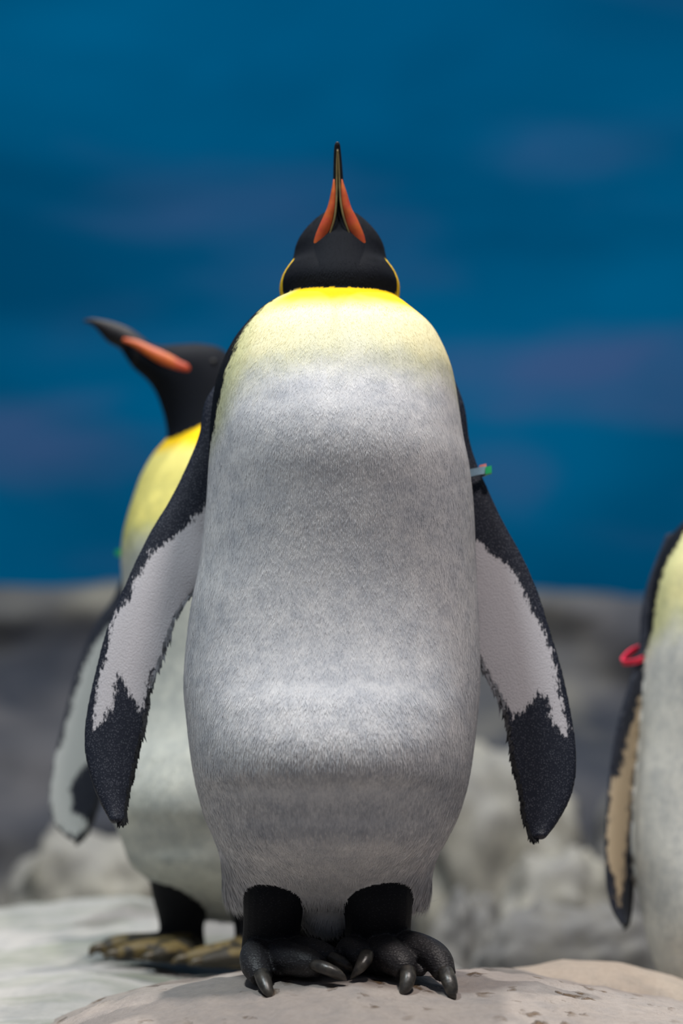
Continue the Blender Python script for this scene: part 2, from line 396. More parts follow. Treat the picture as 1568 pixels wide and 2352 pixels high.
def build_penguin(S):
    loc = Vector(S['loc']); yaw = S.get('yaw', 0.0); sc = S.get('scale', 1.0)
    root = bpy.data.objects.new('king_penguin', None); COL.objects.link(root); root.location = loc
    root.empty_display_size = 0.1
    tag(root, S['label'], 'penguin', 'king penguins on the rocks')
    TR = torso_rings(S.get('centre', True), sc)
    R = np.array(Matrix.Rotation(yaw, 3, 'Z')); L0 = np.array(S.get('torso_loc', loc))
    V, Fc, ID = [], [], []
    def add(vf, pid):
        v, f = vf; o = len(V); V.extend(v); Fc.extend([tuple(i + o for i in q) for q in f]); ID.extend([pid] * len(v))
    # torso
    rings = []
    for z, cx, hw, yf, yb in TR[::-1]:
        yc = 0.0
        rg = ell_ring((cx, yc, z), (hw * S.get('wide', 1.0), 0, 0), (0, yb - yc, 0), 96, 2.25, (0, -(yf - yc), 0))
        rings.append(rg @ R.T + L0)
    add(sweep(rings), 0)
    # head
    HS = S['head']  # rows: front/ventral point, dorsal point, half width
    lat = np.array(S['head_lateral'], float); lat /= np.linalg.norm(lat)
    H = catmull([list(a) + list(b) + [w] for a, b, w in HS], 70)
    rings = []
    for h in H:
        a, b, w = h[:3], h[3:6], max(h[6], 1e-3)
        rings.append(ell_ring((a + b) / 2, lat * w, (b - a) / 2, 56, S.get('head_p', 2.1)))
    add(sweep(rings), 1)
    for path, rad, fl in S.get('head_extra', []):
        add(tube(path, rad, 16, fl, (0, 1, 0)), 1)
    # flippers
    for k, fp in enumerate(S['flippers']):
        st = catmull([list(a) + list(b) for a, b in fp['st']], 110); n = len(st); rings = []
        for i, h in enumerate(st):
            Lp, Tp = h[:3], h[3:]
            t = st[min(i + 1, n - 1)] - st[max(i - 1, 0)]; t = (t[:3] + t[3:]); t /= np.linalg.norm(t)
            ch = Tp - Lp; nr = np.cross(t, ch); nr /= np.linalg.norm(nr) + 1e-9
            u = i / (n - 1); thick = np.interp(u, [0, .15, .5, .85, 1], [.017, .013, .0090, .0070, .0055])
            th = np.linspace(0, 2 * np.pi, 28, endpoint=False); x = 0.5 - 0.5 * np.cos(th)
            prof = thick * (np.sqrt(np.clip(x, 0, 1)) * (1 - x) * 1.9 + 0.16 * np.sin(th) ** 2) * np.sign(np.sin(th))
            rings.append(Lp + x[:, None] * ch + prof[:, None] * nr)
        fp['dense'] = st
        add(sweep(rings), 10 + k)
    # thighs, legs, feet
    for path, rad, fl in S.get('vent', []): add(tube(path, rad, 20, fl, (0, 1, 0)), 0)
    for path, rad, fl in S['legs']: add(tube(path, rad, 20, fl, (0, 1, 0)), 3)
    for path, rad, fl in S['toes']: add(tube(path, rad, 14, fl), 4)
    Vn = np.array(V)
    tmp = bpy.data.meshes.new('tmp'); tmp.from_pydata([tuple(v - np.array(loc)) for v in Vn], [], Fc); tmp.update()
    to = bpy.data.objects.new('tmp', tmp); COL.objects.link(to)
    rm = to.modifiers.new('r', 'REMESH'); rm.mode = 'VOXEL'; rm.voxel_size = S['voxel']; rm.use_smooth_shade = True
    sm = to.modifiers.new('s', 'SMOOTH'); sm.factor = 0.5; sm.iterations = 4
    dg = bpy.context.evaluated_depsgraph_get(); dg.update()
    me = bpy.data.meshes.new_from_object(to.evaluated_get(dg)); me.name = 'body'
    bpy.data.objects.remove(to)
    nv = len(me.vertices); P = np.empty(nv * 3); me.vertices.foreach_get('co', P); P = P.reshape(-1, 3)
    N = np.empty(nv * 3); me.vertices.foreach_get('normal', N); N = N.reshape(-1, 3)
    W = P + np.array(loc)
    bvh = BVHTree.FromPolygons([tuple(v) for v in Vn], Fc); FID = [ID[f[0]] for f in Fc]
    pid = np.array([FID[bvh.find_nearest(tuple(p))[2]] for p in W])
    # colours ---------------------------------------------------------
    Q = (W - L0) @ R                                   # torso-local
    z = Q[:, 2]; order = np.argsort(TR[:, 0]); TZ = TR[order]
    cx = np.interp(z, TZ[:, 0], TZ[:, 1]); hw = np.interp(z, TZ[:, 0], TZ[:, 2]); yf = np.interp(z, TZ[:, 0], TZ[:, 3]); yb = np.interp(z, TZ[:, 0], TZ[:, 4])
    yn = np.where(Q[:, 1] < 0, -Q[:, 1] / np.abs(yf), -Q[:, 1] / yb); xn = (Q[:, 0] - cx) / hw
    ang = np.degrees(np.arctan2(xn, yn))               # 0 front, + right of picture
    nz = vnoise(W, 30.0, 2.0); nf = vnoise(W, 160.0, 9.0, 2); nb = vnoise(W, 9.0, 5.0)
    zz = z / sc
    edgeL = np.interp(zz, [0.1, .50, .56, .61, .66, .70, .735, .76], S.get('edge', [112, 100, 84, 68, 60, 58, 62, 56])); edgeR = np.interp(zz, [0.1, .5, .62, .72, .76], [112, 104, 90, 80, 70])
    col = np.tile(S.get('white', WHITE), (nv, 1))
    zsh = zz + S.get('yellow_drop', 0.0); zy = zsh + 0.010 * nz + 0.012 * nb + 0.00025 * np.abs(ang)
    col = lerp(col, np.tile(S.get('cream', CREAM) * np.array((.88, .93, 1.05)), (nv, 1)), smoothstep(.640, .70, zy))
    col = lerp(col, np.tile(S.get('cream', CREAM), (nv, 1)), smoothstep(.685, .715, zy))
    col = lerp(col, np.tile(YELLOW, (nv, 1)), smoothstep(.732, .758, zz + S.get('yellow_drop', 0.0) * .3 + 0.004 * nz))
    side = smoothstep(22, 3, edgeL + ang) * smoothstep(.56, .63, zz) * (ang < 0)
    col = lerp(col, np.tile(np.array((.60, .60, .30)), (nv, 1)), side * .75)
    e = np.where(ang < 0, -ang - edgeL, ang - edgeR) + 3.0 * nz + 4.0 * nf
    col = lerp(col, np.tile(BLACK, (nv, 1)), smoothstep(-1.5, 1.5, e))
    msk = np.zeros((nv, 3)); msk[:, 2] = (e < 0) * (1 - .65 * smoothstep(.655, .70, zz))
    hd = pid == 1
    col[hd] = BLACK; msk[hd] = 0
    if 'ear' in S:
        E = S['ear'](W, N); k = hd & (E > 0); col[k] = np.array((.80, .52, .02))
    alt = np.zeros((nv, 4))
    for k, fp in enumerate(S['flippers']):
        m = pid == 10 + k; c = np.tile(FLIPC, (m.sum(), 1))
        if fp.get('patch'):
            x2, z2 = W[m][:, 0], W[m][:, 2]
            vent = smoothstep(-.25, .15, N[m] @ np.array(fp.get('face', (0, -1, 0))))
            pg = np.array(fp['patch']); dist = np.full(len(x2), 9.0)
            for q in range(len(pg)):
                a, b = pg[q], pg[(q + 1) % len(pg)]; d = b - a
                t_ = np.clip(((x2 - a[0]) * d[0] + (z2 - a[1]) * d[1]) / (d @ d), 0, 1)
                dist = np.minimum(dist, np.hypot(x2 - a[0] - t_ * d[0], z2 - a[1] - t_ * d[1]))
            sd = np.where(inside(fp['patch'], x2, z2), dist, -dist)
            alt[m, :3] = FLIPW * fp.get('tint', np.ones(3)); alt[m, 3] = np.clip(0.5 + sd * 16, 0, 1) * vent
        col[m] = c; msk[m] = (1, 0, 0)
    m = pid == 3; col[m] = LEGC; msk[m] = (0, .25, 0)
    m = pid == 4; col[m] = S.get('footcol', np.array((.022, .021, .023))); msk[m] = (0, 1, 0)
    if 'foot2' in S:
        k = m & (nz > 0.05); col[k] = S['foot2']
    # blend colours a little across the remeshed seams
    ca = me.color_attributes.new('col', 'FLOAT_COLOR', 'POINT'); ca.data.foreach_set('color', np.concatenate([col, np.ones((nv, 1))], 1).ravel())
    ma = me.color_attributes.new('msk', 'FLOAT_COLOR', 'POINT'); ma.data.foreach_set('color', np.concatenate([msk, np.ones((nv, 1))], 1).ravel())
    me.color_attributes.new('alt', 'FLOAT_COLOR', 'POINT').data.foreach_set('color', alt.ravel())
    me.materials.clear(); me.materials.append(M_PLUM)
    me.polygons.foreach_set('use_smooth', [True] * len(me.polygons)); me.update()
    body = bpy.data.objects.new('body', me); COL.objects.link(body); body.parent = root
    # soft feather tips -----------------------------------------------
    nb_ = S.get('barbs', 0)
    if nb_:
        me.calc_loop_triangles(); nt = len(me.loop_triangles); tri = np.empty(nt * 3, int); me.loop_triangles.foreach_get('vertices', tri); tri = tri.reshape(-1, 3)
        zt = (P[tri[:, 0], 2] + loc.z - L0[2]) / sc; ok = ((pid[tri[:, 0]] == 0) & (zt < .748)) | ((pid[tri[:, 0]] == 1) & (zt > .775)); tri = tri[ok]
        a, b, c = P[tri[:, 0]], P[tri[:, 1]], P[tri[:, 2]]
        area = np.linalg.norm(np.cross(b - a, c - a), axis=1); area *= np.where(N[tri[:, 0], 1] < 0.35, 1, .12)
        pick = rng.choice(len(tri), nb_, p=area / area.sum()); t = tri[pick]
        w = rng.random((nb_, 2)); fl = w.sum(1) > 1; w[fl] = 1 - w[fl]
        p = P[t[:, 0]] + w[:, :1] * (P[t[:, 1]] - P[t[:, 0]]) + w[:, 1:] * (P[t[:, 2]] - P[t[:, 0]])
        n = N[t[:, 0]]; cc = col[t[:, 0]] * (0.93 + 0.14 * rng.random((nb_, 1))); mm = msk[t[:, 0]]
        d = np.tile(np.array((0, 0.02, -1.0)), (nb_, 1)) + rng.normal(0, .16, (nb_, 3))
        d -= n * (d * n).sum(1, keepdims=True); d /= np.linalg.norm(d, axis=1, keepdims=True) + 1e-9
        s = np.cross(n, d)
        hz = (p[:, 2] + loc.z - L0[2]) / sc
        ln = (np.interp(hz, [.06, .11, .16, .7, .78, .95], [.024, .020, .010, .0060, .0045, .004]) * (0.7 + 0.6 * rng.random(nb_)))[:, None]
        wd = (np.interp(hz, [.06, .2, .7, .8], [.0007, .0007, .0006, .0005]))[:, None]
        lift = ln * (0.03 + 0.08 * rng.random((nb_, 1)))
        base = p - n * .0006
        PV = np.stack([base - s * wd, base + s * wd, p + d * ln + n * lift], 1).reshape(-1, 3)
        CV = np.repeat(cc, 3, 0); MV = np.repeat(mm, 3, 0)
        TRI = np.arange(nb_ * 3).reshape(-1, 3)
        PVs, CVs, MVs, F3 = [PV], [CV], [MV], [TRI]; off = nb_ * 3
        # ragged trailing edge of the flippers
        for fp in S['flippers']:
            st = fp['dense']; X = []; n_ = len(st)
            for i in range(30, n_ - 3):
                for q in range(7):
                    h = st[i] + (st[i + 1] - st[i]) * (q / 7); Lp, Tp = h[:3], h[3:]
                    ch = Tp - Lp; ch = ch / (np.linalg.norm(ch) + 1e-9)
                    tg = st[min(i + 1, n_ - 1)][3:] - st[i - 1][3:]; tg = tg / (np.linalg.norm(tg) + 1e-9)
                    dr = ch * .45 + tg * .9 + rng.normal(0, .07, 3); dr[1] *= .4; dr /= np.linalg.norm(dr)
                    l = rng.uniform(.006, .0105) * (2.2 if rng.random() < .015 and i < n_ - 30 else 1)
                    o = Tp - ch * rng.uniform(.002, .007) - np.array(loc); o[1] += rng.uniform(-.002, .002)
                    sd = np.cross(dr, (0, 1, 0)); sd /= np.linalg.norm(sd) + 1e-9
                    X += [o - sd * .0024, o + sd * .0024, o + dr * l]
            X = np.array(X); PVs.append(X)
            u = np.repeat(np.linspace(0, 1, len(X) // 3), 3)[:, None]
            shade = .018 + .05 * rng.random((len(X) // 3, 1)).repeat(3, 0) * (u < .55)
            shade = np.where(u < .42, .06 + .22 * rng.random((len(X) // 3, 1)).repeat(3, 0), shade)
            CVs.append(np.tile(np.array((1, 1.02, 1.12)), (len(X), 1)) * shade); MVs.append(np.tile((0.3, 0, 0), (len(X), 1)))
            F3.append(np.arange(len(X)).reshape(-1, 3) + off); off += len(X)
        PV = np.concatenate(PVs); CV = np.concatenate(CVs); MV = np.concatenate(MVs); TRI = np.concatenate(F3)
        pm = bpy.data.meshes.new('feather_tips'); pm.vertices.add(len(PV)); pm.vertices.foreach_set('co', PV.ravel())
        pm.loops.add(len(TRI) * 3); pm.loops.foreach_set('vertex_index', TRI.ravel())
        pm.polygons.add(len(TRI)); pm.polygons.foreach_set('loop_start', np.arange(0, len(TRI) * 3, 3)); pm.polygons.foreach_set('loop_total', np.full(len(TRI), 3))
        pm.update(calc_edges=True)
        pm.color_attributes.new('col', 'FLOAT_COLOR', 'POINT').data.foreach_set('color', np.concatenate([CV, np.ones((len(PV), 1))], 1).ravel())
        pm.color_attributes.new('msk', 'FLOAT_COLOR', 'POINT').data.foreach_set('color', np.concatenate([MV, np.ones((len(PV), 1))], 1).ravel())
        pm.materials.append(M_PLUM)
        po = bpy.data.objects.new('feather_tips', pm); COL.objects.link(po); po.parent = root; po['kind'] = 'stuff'
    # hard parts -------------------------------------------------------
    def part(name, vf, mat, label=None):
        v, f = vf; o = mesh_obj(name, [Vector(q) - loc for q in v], f, mat, root)
        if label: o['label'] = label
        return o
    for nm, vf, mat, lab in S['parts']: part(nm, vf, mat, lab)
    for path, rad in S['claws']:
        part('claw', tube(path, rad, 12, 0.85), S.get('clawmat', M_CLAW))
    # tail
    for k in range(7):
        a = (k - 3) * 0.16
        b0 = R @ np.array((0.02 * (k - 3), 0.075, 0.10)) * sc + L0; b1 = R @ np.array((math.sin(a) * 0.10, 0.15, 0.03)) * sc + L0; b2 = R @ np.array((math.sin(a) * 0.14, 0.185, 0.012)) * sc + L0
        part('tail_feather', tube([b0, b1, b2], [.009, .008, .002], 8, 0.3), M_BEAK)
    return root, body

def plate(rows, Ys, depth):
    rings = []
    T = catmull([(*at(o, y, Y), *at(i, y, Y)) for (y, o, i), Y in zip(rows, Ys)], 40)
    n = len(T)
    for k, h in enumerate(T):
        a, b = h[:3], h[3:]; u = k / (n - 1)
        rings.append(ell_ring((a + b) / 2, (b - a) / 2, (0, depth * (0.25 + math.sin(math.pi * u) ** .6), 0), 16, 2.2))
    return sweep(rings)

# ---- the bird with the raised bill --------------------------------------------------
def px_poly(pts, Y): return [(at(x, y, Y).x, at(x, y, Y).z) for x, y in pts]
HEAD = [(716, 60, .030, .040), (704, 96, .050, .056), (696, 132, .067, .070), (688, 139, .071, .075), (660, 141.5, .072, .078), (640, 137, .069, .077), (620, 127, .064, .074), (603, 114, .060, .071),
        (585, 108.5, .056, .067), (565, 104, .052, .062), (545, 94, .048, .055), (525, 77, .044, .046), (508, 56, .040, .034), (497, 34, .034, .020), (492, 12, .022, .004)]
def main_head(cx=780.0):
    rows = []
    for y, hwp, f, b in HEAD:
        c = at(cx, y, 0.0); rows.append(((c.x, -f, c.z), (c.x, b, c.z), hwp / 2060))
    return rows
throat = ([at(779, 575, -.040), at(778, 545, -.044), at(777.5, 520, -.045), at(777, 490, -.0455), at(776.5, 462, -.047), at(776, 438, -.049)], [.014, .0120, .0085, .0048, .0026, .0012], 0.55)
PL = [(412, 765, 769), (430, 762, 771), (445, 759, 772), (462, 755.5, 772), (480, 750, 771), (500, 741, 767), (520, 732, 761), (540, 724, 755), (560, 718.5, 746), (575, 716, 734), (583, 719, 722)]
PR = [(412, 786, 783), (430, 792, 781), (445, 797, 781.5), (462, 802, 782), (480, 808, 785), (500, 819, 791), (520, 828, 797), (540, 836, 804), (560, 841, 814), (575, 844, 829), (583, 842, 838)]
PYs = [-.050, -.0495, -.049, -.048, -.0475, -.0465, -.046, -.0445, -.0430, -.0415, -.0405]
def main_beak():
    up = tube([at(778, 560, .005), at(777.5, 510, -.022), at(777, 460, -.034), at(776.5, 420, -.041), at(775.5, 380, -.046), at(774.5, 348, -.051), at(774.5, 332, -.054), at(774.5, 326, -.0555)],
              [.022, .0165, .0098, .0062, .0050, .0040, .0030, .0012], 18, 0.8, (0, 1, 0))
    lo = tube([at(776.5, 440, -.0475), at(776, 400, -.0505), at(775.5, 365, -.0535), at(775, 342, -.0560)], [.0022, .0028, .0024, .001], 14, 0.8, (0, 1, 0))
    parts = [('upper_mandible', up, M_BEAK, 'black tapering upper bill'), ('lower_mandible', lo, M_BEAK, 'dark lower bill')]
    for row in (((752, 552), (767, 505), (771.5, 470), (772.8, 440), (773, 410), (773.2, 370), (774.2, 344)), ((808, 552), (790.5, 505), (783, 470), (780.5, 440), (779.2, 410), (777.5, 370), (775.8, 344))):
        ys = (-.0475, -.0520, -.0530, -.0530, -.0535, -.0560, -.0580)
        ram = tube([at(x, y, Y) for (x, y), Y in zip(row, ys)], [.0008, .0011, .0011, .0011, .0010, .0008, .0004], 10, 0.8, (0, 1, 0))
        parts.append(('bill_stripe', ram, M_RAMUS, 'olive stripe along the lower bill'))
    parts.append(('beak_plate', plate(PL, PYs, .0055), M_PLATE, 'orange-red bill plate'))
    parts.append(('beak_plate', plate(PR, PYs, .0055), M_PLATE, 'orange-red bill plate'))
    for ex, s in ((688, -1), (871, 1)):
        c = at(ex, 566, -.012); parts.append(('eye', tube([c + Vector((0, 0, -.006)), c + Vector((0, 0, -.003)), c, c + Vector((0, 0, .003)), c + Vector((0, 0, .006))], [.001, .005, .006, .005, .001], 12), M_EYE, None))
    return parts
FL = [((505, 868), (560, 900)), ((470, 925), (545, 1000)), ((456, 1000), (535, 1090)), ((421, 1085), (520, 1180)), ((385, 1155), (505, 1260)), ((348, 1215), (480, 1330)), ((310, 1290), (442, 1368)),
      ((286, 1345), (414, 1405)), ((260, 1405), (395, 1450)), ((238, 1465), (378, 1505)), ((220, 1535), (355, 1565)), ((204, 1605), (342, 1625)), ((194, 1665), (330, 1690)), ((193, 1715), (316, 1745)),
      ((200, 1760), (307, 1790)), ((213, 1805), (297, 1830)), ((231, 1848), (292, 1857)), ((245, 1873), (290, 1878)), ((253, 1888), (282, 1890))]
FR = [((1035, 850), (990, 900)), ((1066, 930), (1000, 1000)), ((1078, 1010), (1010, 1100)), ((1097, 1070), (1020, 1200)), ((1117, 1115), (1030, 1290)), ((1152, 1190), (1045, 1380)), ((1200, 1278), (1068, 1455)),
      ((1236, 1360), (1090, 1505)), ((1262, 1440), (1112, 1548)), ((1286, 1520), (1137, 1592)), ((1305, 1600), (1156, 1645)), ((1319, 1680), (1167, 1705)), ((1325, 1740), (1176, 1765)),
      ((1320, 1800), (1190, 1820)), ((1304, 1848), (1197, 1870)), ((1280, 1890), (1208, 1900)), ((1262, 1913), (1214, 1918)), ((1252, 1923), (1221, 1926))]
def flip(st, Ya, Yb, Yt=None, dT=0.004):
    n = len(st); out = []
    for i, (l, t) in enumerate(st):
        Y = Ya + (Yb - Ya) * i / (n - 1); out.append((at(*l, Y), at(*t, Y + dT)))
    return out
PATCH_L = [(510, 1140), (472, 1163), (441, 1187), (409, 1226), (369, 1257), (347, 1270), (326, 1313), (311, 1342), (297, 1371), (275, 1400), (255, 1440), (245, 1497), (240, 1533), (224, 1577), (217, 1642), (221, 1675), (235, 1663),
           (262, 1620), (262, 1572), (275, 1548), (289, 1566), (299, 1600), (329, 1635), (340, 1585), (358, 1530), (372, 1495), (400, 1440), (450, 1360), (520, 1290)]
PATCH_R = [(1040, 1200), (1089, 1231), (1122, 1261), (1154, 1285), (1182, 1317), (1201, 1350), (1224, 1397), (1243, 1439), (1266, 1495), (1277, 1542), (1281, 1579), (1293, 1635), (1297, 1687), (1282, 1682), (1264, 1645),
           (1252, 1607), (1234, 1589), (1218, 1607), (1201, 1635), (1178, 1654), (1155, 1615), (1132, 1575), (1107, 1535), (1040, 1480)]
def pts(l): return [at(x, y, Y) for x, y, Y in l]
main = dict(
    label='king penguin with bill pointing straight up, grey-white front and drooping flippers', loc=(-0.01, 0.0, 0.0), torso_loc=(0, 0, 0), centre=False, voxel=0.0021, barbs=170000,
    head=main_head(), head_lateral=(1, 0, 0), head_extra=[throat],
    ear=lambda W, N: ((W[:, 2] < at(780, 604, 0).z) & (np.abs(W[:, 0] - at(780, 640, 0).x) > .0) & (N[:, 1] > -0.30)).astype(float),
    flippers=[dict(st=flip(FL, .045, -.01), patch=px_poly(PATCH_L, .02)), dict(st=flip(FR, .060, .0), patch=px_poly(PATCH_R, .03))],
    legs=[(pts([(634, 2005, -.020), (630, 2060, -.030), (624, 2130, -.022), (622, 2195, -.012)]), [.036, .034, .0315, .033], 1.0),
          (pts([(868, 2005, -.020), (868, 2060, -.030), (868, 2130, -.022), (866, 2190, -.012)]), [.038, .038, .036, .037], 1.0)],
    vent=[(pts([(745, 1990, .03), (750, 2040, .03), (735, 2090, .05), (725, 2120, .07)]), [.07, .06, .04, .02], 1.0)],
    toes=[(pts([(612, 2190, -.02), (590, 2192, -.05), (588, 2220, -.082), (602, 2248, -.100)]), [.021, .0185, .0165, .012], 0.9),
          (pts([(632, 2195, -.03), (665, 2203, -.075), (705, 2212, -.098), (738, 2222, -.105)]), [.024, .0210, .0185, .013], 0.85),
          (pts([(655, 2185, -.015), (710, 2188, -.055), (752, 2197, -.072), (770, 2204, -.078)]), [.021, .019, .015, .010], 0.85),
          (pts([(640, 2215, -.02), (640, 2222, -.06), (655, 2230, -.085)]), [.026, .022, .010], 0.5),
          (pts([(845, 2180, -.02), (808, 2185, -.050), (824, 2192, -.075), (838, 2202, -.088)]), [.021, .0185, .0165, .011], 0.9),
          (pts([(872, 2180, -.03), (893, 2196, -.075), (920, 2215, -.098), (932, 2236, -.108)]), [.025, .0215, .0180, .0125], 0.85),
          (pts([(895, 2175, -.02), (955, 2180, -.055), (1000, 2200, -.085), (1022, 2240, -.105)]), [.024, .0215, .0180, .0125], 0.85),
          (pts([(880, 2205, -.02), (890, 2215, -.06), (940, 2225, -.085), (975, 2235, -.09)]), [.026, .026, .016, .008], 0.5)],
    claws=[(pts([(600, 2236, -.106), (608, 2258, -.120), (616, 2280, -.130), (618, 2294, -.132)]), [.0085, .0082, .0055, .001]),
           (pts([(722, 2216, -.112), (752, 2226, -.124), (780, 2240, -.126), (796, 2252, -.122)]), [.0080, .0080, .0058, .001]),
           (pts([(760, 2198, -.082), (782, 2208, -.090), (800, 2220, -.092), (812, 2232, -.088)]), [.0072, .0072, .0050, .001]),
           (pts([(842, 2192, -.096), (836, 2208, -.108), (822, 2228, -.114), (804, 2249, -.112)]), [.0080, .0080, .0060, .001]),
           (pts([(936, 2228, -.114), (936, 2248, -.126), (928, 2274, -.132), (916, 2296, -.130)]), [.0085, .0085, .0065, .001]),
           (pts([(1022, 2230, -.108), (1032, 2256, -.122), (1038, 2282, -.128), (1038, 2308, -.126)]), [.0085, .0085, .0060, .001])],
    parts=main_beak())
build_penguin(main)

# ---- the bird behind, head turned -----------------------------------------------------
YL = 0.62
hp = [((192, 739), (192, 735), .002), ((216, 750), (215, 732), .006), ((247, 784), (262, 741), .0115), ((278, 803), (300, 757), .0165), ((305, 842), (335, 783), .024), ((335, 868), (365, 795), .032),
      ((352, 888), (410, 793), .042), ((364, 912), (460, 792), .047), ((375, 945), (512, 806), .049), ((381, 970), (556, 860), .052), ((384, 1000), (572, 940), .056), ((372, 1040), (585, 1010), .060)]
def hY(px): return YL - 0.02 + 0.22 * (px - 470) / 1660.0
L_head = [(at(*a, hY(a[0])), at(*b, hY(b[0])), w) for a, b, w in hp]
bd = np.array(L_head[3][0]) - np.array(L_head[7][0]); latL = np.array((0.215, -1.0, 0.0))
latL /= np.linalg.norm(latL)   # towards the viewer
def side_plate(rows, k):
    T = catmull([(*(at(a[0], a[1], hY(a[0])) + Vector(latL * w * k)), *(at(b[0], b[1], hY(b[0])) + Vector(latL * w * k))) for a, b, w in rows], 30); rings = []
    for i, h in enumerate(T):
        a, b = h[:3], h[3:]; rings.append(ell_ring((a + b) / 2, (b - a) / 2, latL * .0045 * (0.3 + math.sin(math.pi * i / 29)), 14))
    return sweep(rings)
prow = [((277, 788), (281, 781), .016), ((304, 804), (311, 789), .021), ((332, 827), (341, 805), .029), ((361, 848), (372, 822), .037), ((390, 863), (401, 839), .042), ((412, 869), (421, 851), .0455), ((424, 871), (428, 863), .046)]
Lb_rings = catmull([list(a) + list(b) + [w] for a, b, w in L_head[:5]], 40)
Lb = []
for h in Lb_rings:
    a, b = h[:3], h[3:6]; Lb.append(ell_ring((a + b) / 2, latL * max(h[6], .001) * 1.03, (b - a) / 2 * 1.02, 20))
eyeL = at(478, 848, hY(478)) + Vector(latL * .040)
yawL = math.radians(-42)
LF = [((330, 1180), (400, 1230)), ((300, 1270), (385, 1330)), ((262, 1365), (370, 1420)), ((232, 1408), (345, 1470)), ((200, 1470), (320, 1530)), ((175, 1540), (300, 1600)), ((155, 1610), (285, 1665)), ((138, 1680), (268, 1720)),
      ((123, 1740), (250, 1775)), ((114, 1800), (236, 1820)), ((112, 1850), (224, 1860)), ((124, 1895), (210, 1895)), ((150, 1922), (196, 1918)), ((172, 1934), (182, 1932))]
LP = [(400, 1400), (262, 1432), (225, 1470), (195, 1530), (172, 1600), (150, 1680), (126, 1740), (116, 1790), (116, 1850), (132, 1898), (172, 1928), (200, 1905), (205, 1885), (172, 1872), (164, 1800), (190, 1765), (215, 1740), (300, 1700), (380, 1500)]
tl = at(536, 2200, YL)
left = dict(
    label='king penguin with head turned aside, orange bill plate and bright yellow throat', loc=(tl.x, YL, 0.0), torso_loc=(tl.x, YL, -0.032), wide=.93, yellow_drop=.075, yaw=yawL, voxel=0.0032, barbs=45000,
    head=L_head[3:], head_lateral=latL, edge=[112, 112, 110, 108, 105, 100, 95, 90],
    flippers=[dict(st=flip(LF, .74, .72), patch=px_poly(LP, .73), tint=np.array((.95, 1.0, .92))),
              dict(st=[(Vector((tl.x + x, YL + y, z)), Vector((tl.x + x + .03, YL + y + .08, z - .03))) for x, y, z in ((.09, -.09, .62), (.13, -.10, .52), (.15, -.09, .42), (.16, -.08, .32), (.16, -.06, .26), (.16, -.01, .2))])],
    cream=np.array((.80, .72, .22)), white=np.array((.70, .715, .64)),
    legs=[(pts([(425, 1960, .60), (420, 2060, .60), (417, 2120, .60), (420, 2185, .60)]), [.055, .042, .031, .031], 1.0),
          (pts([(590, 1960, .54), (590, 2060, .54), (590, 2120, .54), (592, 2195, .54)]), [.055, .042, .031, .031], 1.0)],
    toes=[(pts([(420, 2172, .60), (350, 2168, .58), (275, 2168, .56), (228, 2180, .55)]), [.026, .020, .016, .010], 0.8),
          (pts([(420, 2180, .58), (360, 2180, .54), (300, 2184, .52), (262, 2192, .51)]), [.026, .020, .015, .009], 0.8),
          (pts([(430, 2180, .58), (410, 2185, .53), (370, 2190, .50), (345, 2198, .49)]), [.026, .020, .016, .010], 0.8),
          (pts([(592, 2180, .54), (530, 2186, .52), (460, 2195, .50), (420, 2203, .49)]), [.028, .020, .015, .009], 0.8),
          (pts([(592, 2190, .52), (545, 2196, .48), (490, 2204, .46), (455, 2210, .45)]), [.028, .020, .014, .009], 0.8)],
    claws=[(pts([(236, 2174, .55), (215, 2180, .545), (205, 2196, .54)]), [.008, .007, .001]), (pts([(270, 2188, .51), (250, 2192, .505), (238, 2202, .50)]), [.007, .006, .001]),
           (pts([(352, 2194, .49), (335, 2198, .485), (322, 2206, .48)]), [.007, .006, .001]), (pts([(428, 2200, .49), (408, 2204, .485), (393, 2214, .48)]), [.007, .006, .001]),
           (pts([(462, 2206, .45), (445, 2210, .445), (432, 2218, .44)]), [.007, .006, .001])],
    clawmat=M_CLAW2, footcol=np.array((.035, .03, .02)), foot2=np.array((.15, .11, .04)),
    parts=[('beak', sweep(Lb), M_BEAK, 'dark pointed bill'), ('beak_plate', side_plate(prow, 1.0), M_PLATE, 'orange bill plate'), ('beak_plate', side_plate(prow, -1.0), M_PLATE, 'orange bill plate'),
           ('eye', tube([eyeL + Vector((-.007, 0, 0)), eyeL + Vector((-.004, 0, 0)), eyeL, eyeL + Vector((.004, 0, 0)), eyeL + Vector((.007, 0, 0))], [.001, .0055, .0065, .0055, .001], 12), M_EYE, None)])
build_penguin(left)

# ---- the bird at the side, cut by the frame ---------------------------------------------
YR = 0.50
cR = at(1764, 2200, YR); zR = FLOOR_Z + 0.005
dR = Vector((cR.x + 0.008, YR, zR))
def shiftpts(l): return [Vector(p) + dR for p in l]
RF = [((1545, 1225), (1570, 1260)), ((1500, 1320), (1545, 1360)), ((1478, 1400), (1530, 1450)), ((1474, 1480), (1515, 1530)), ((1450, 1560), (1500, 1610)), ((1425, 1640), (1485, 1690)), ((1408, 1720), (1472, 1760)), ((1398, 1800), (1465, 1840)),
      ((1391, 1880), (1460, 1920)), ((1389, 1960), (1456, 1990)), ((1392, 2030), (1453, 2050)), ((1404, 2080), (1449, 2095)), ((1422, 2112), (1445, 2115)), ((1434, 2127), (1438, 2126))]
RP = [(1500, 1580), (1470, 1600), (1440, 1700), (1420, 1780), (1397, 1805), (1394, 1900), (1392, 1985), (1406, 2020), (1420, 2080), (1432, 2020), (1436, 1960), (1446, 1880), (1454, 1780), (1490, 1660)]
def mv(vf): v, f = vf; return [tuple(Vector(q) + dR) for q in v], f
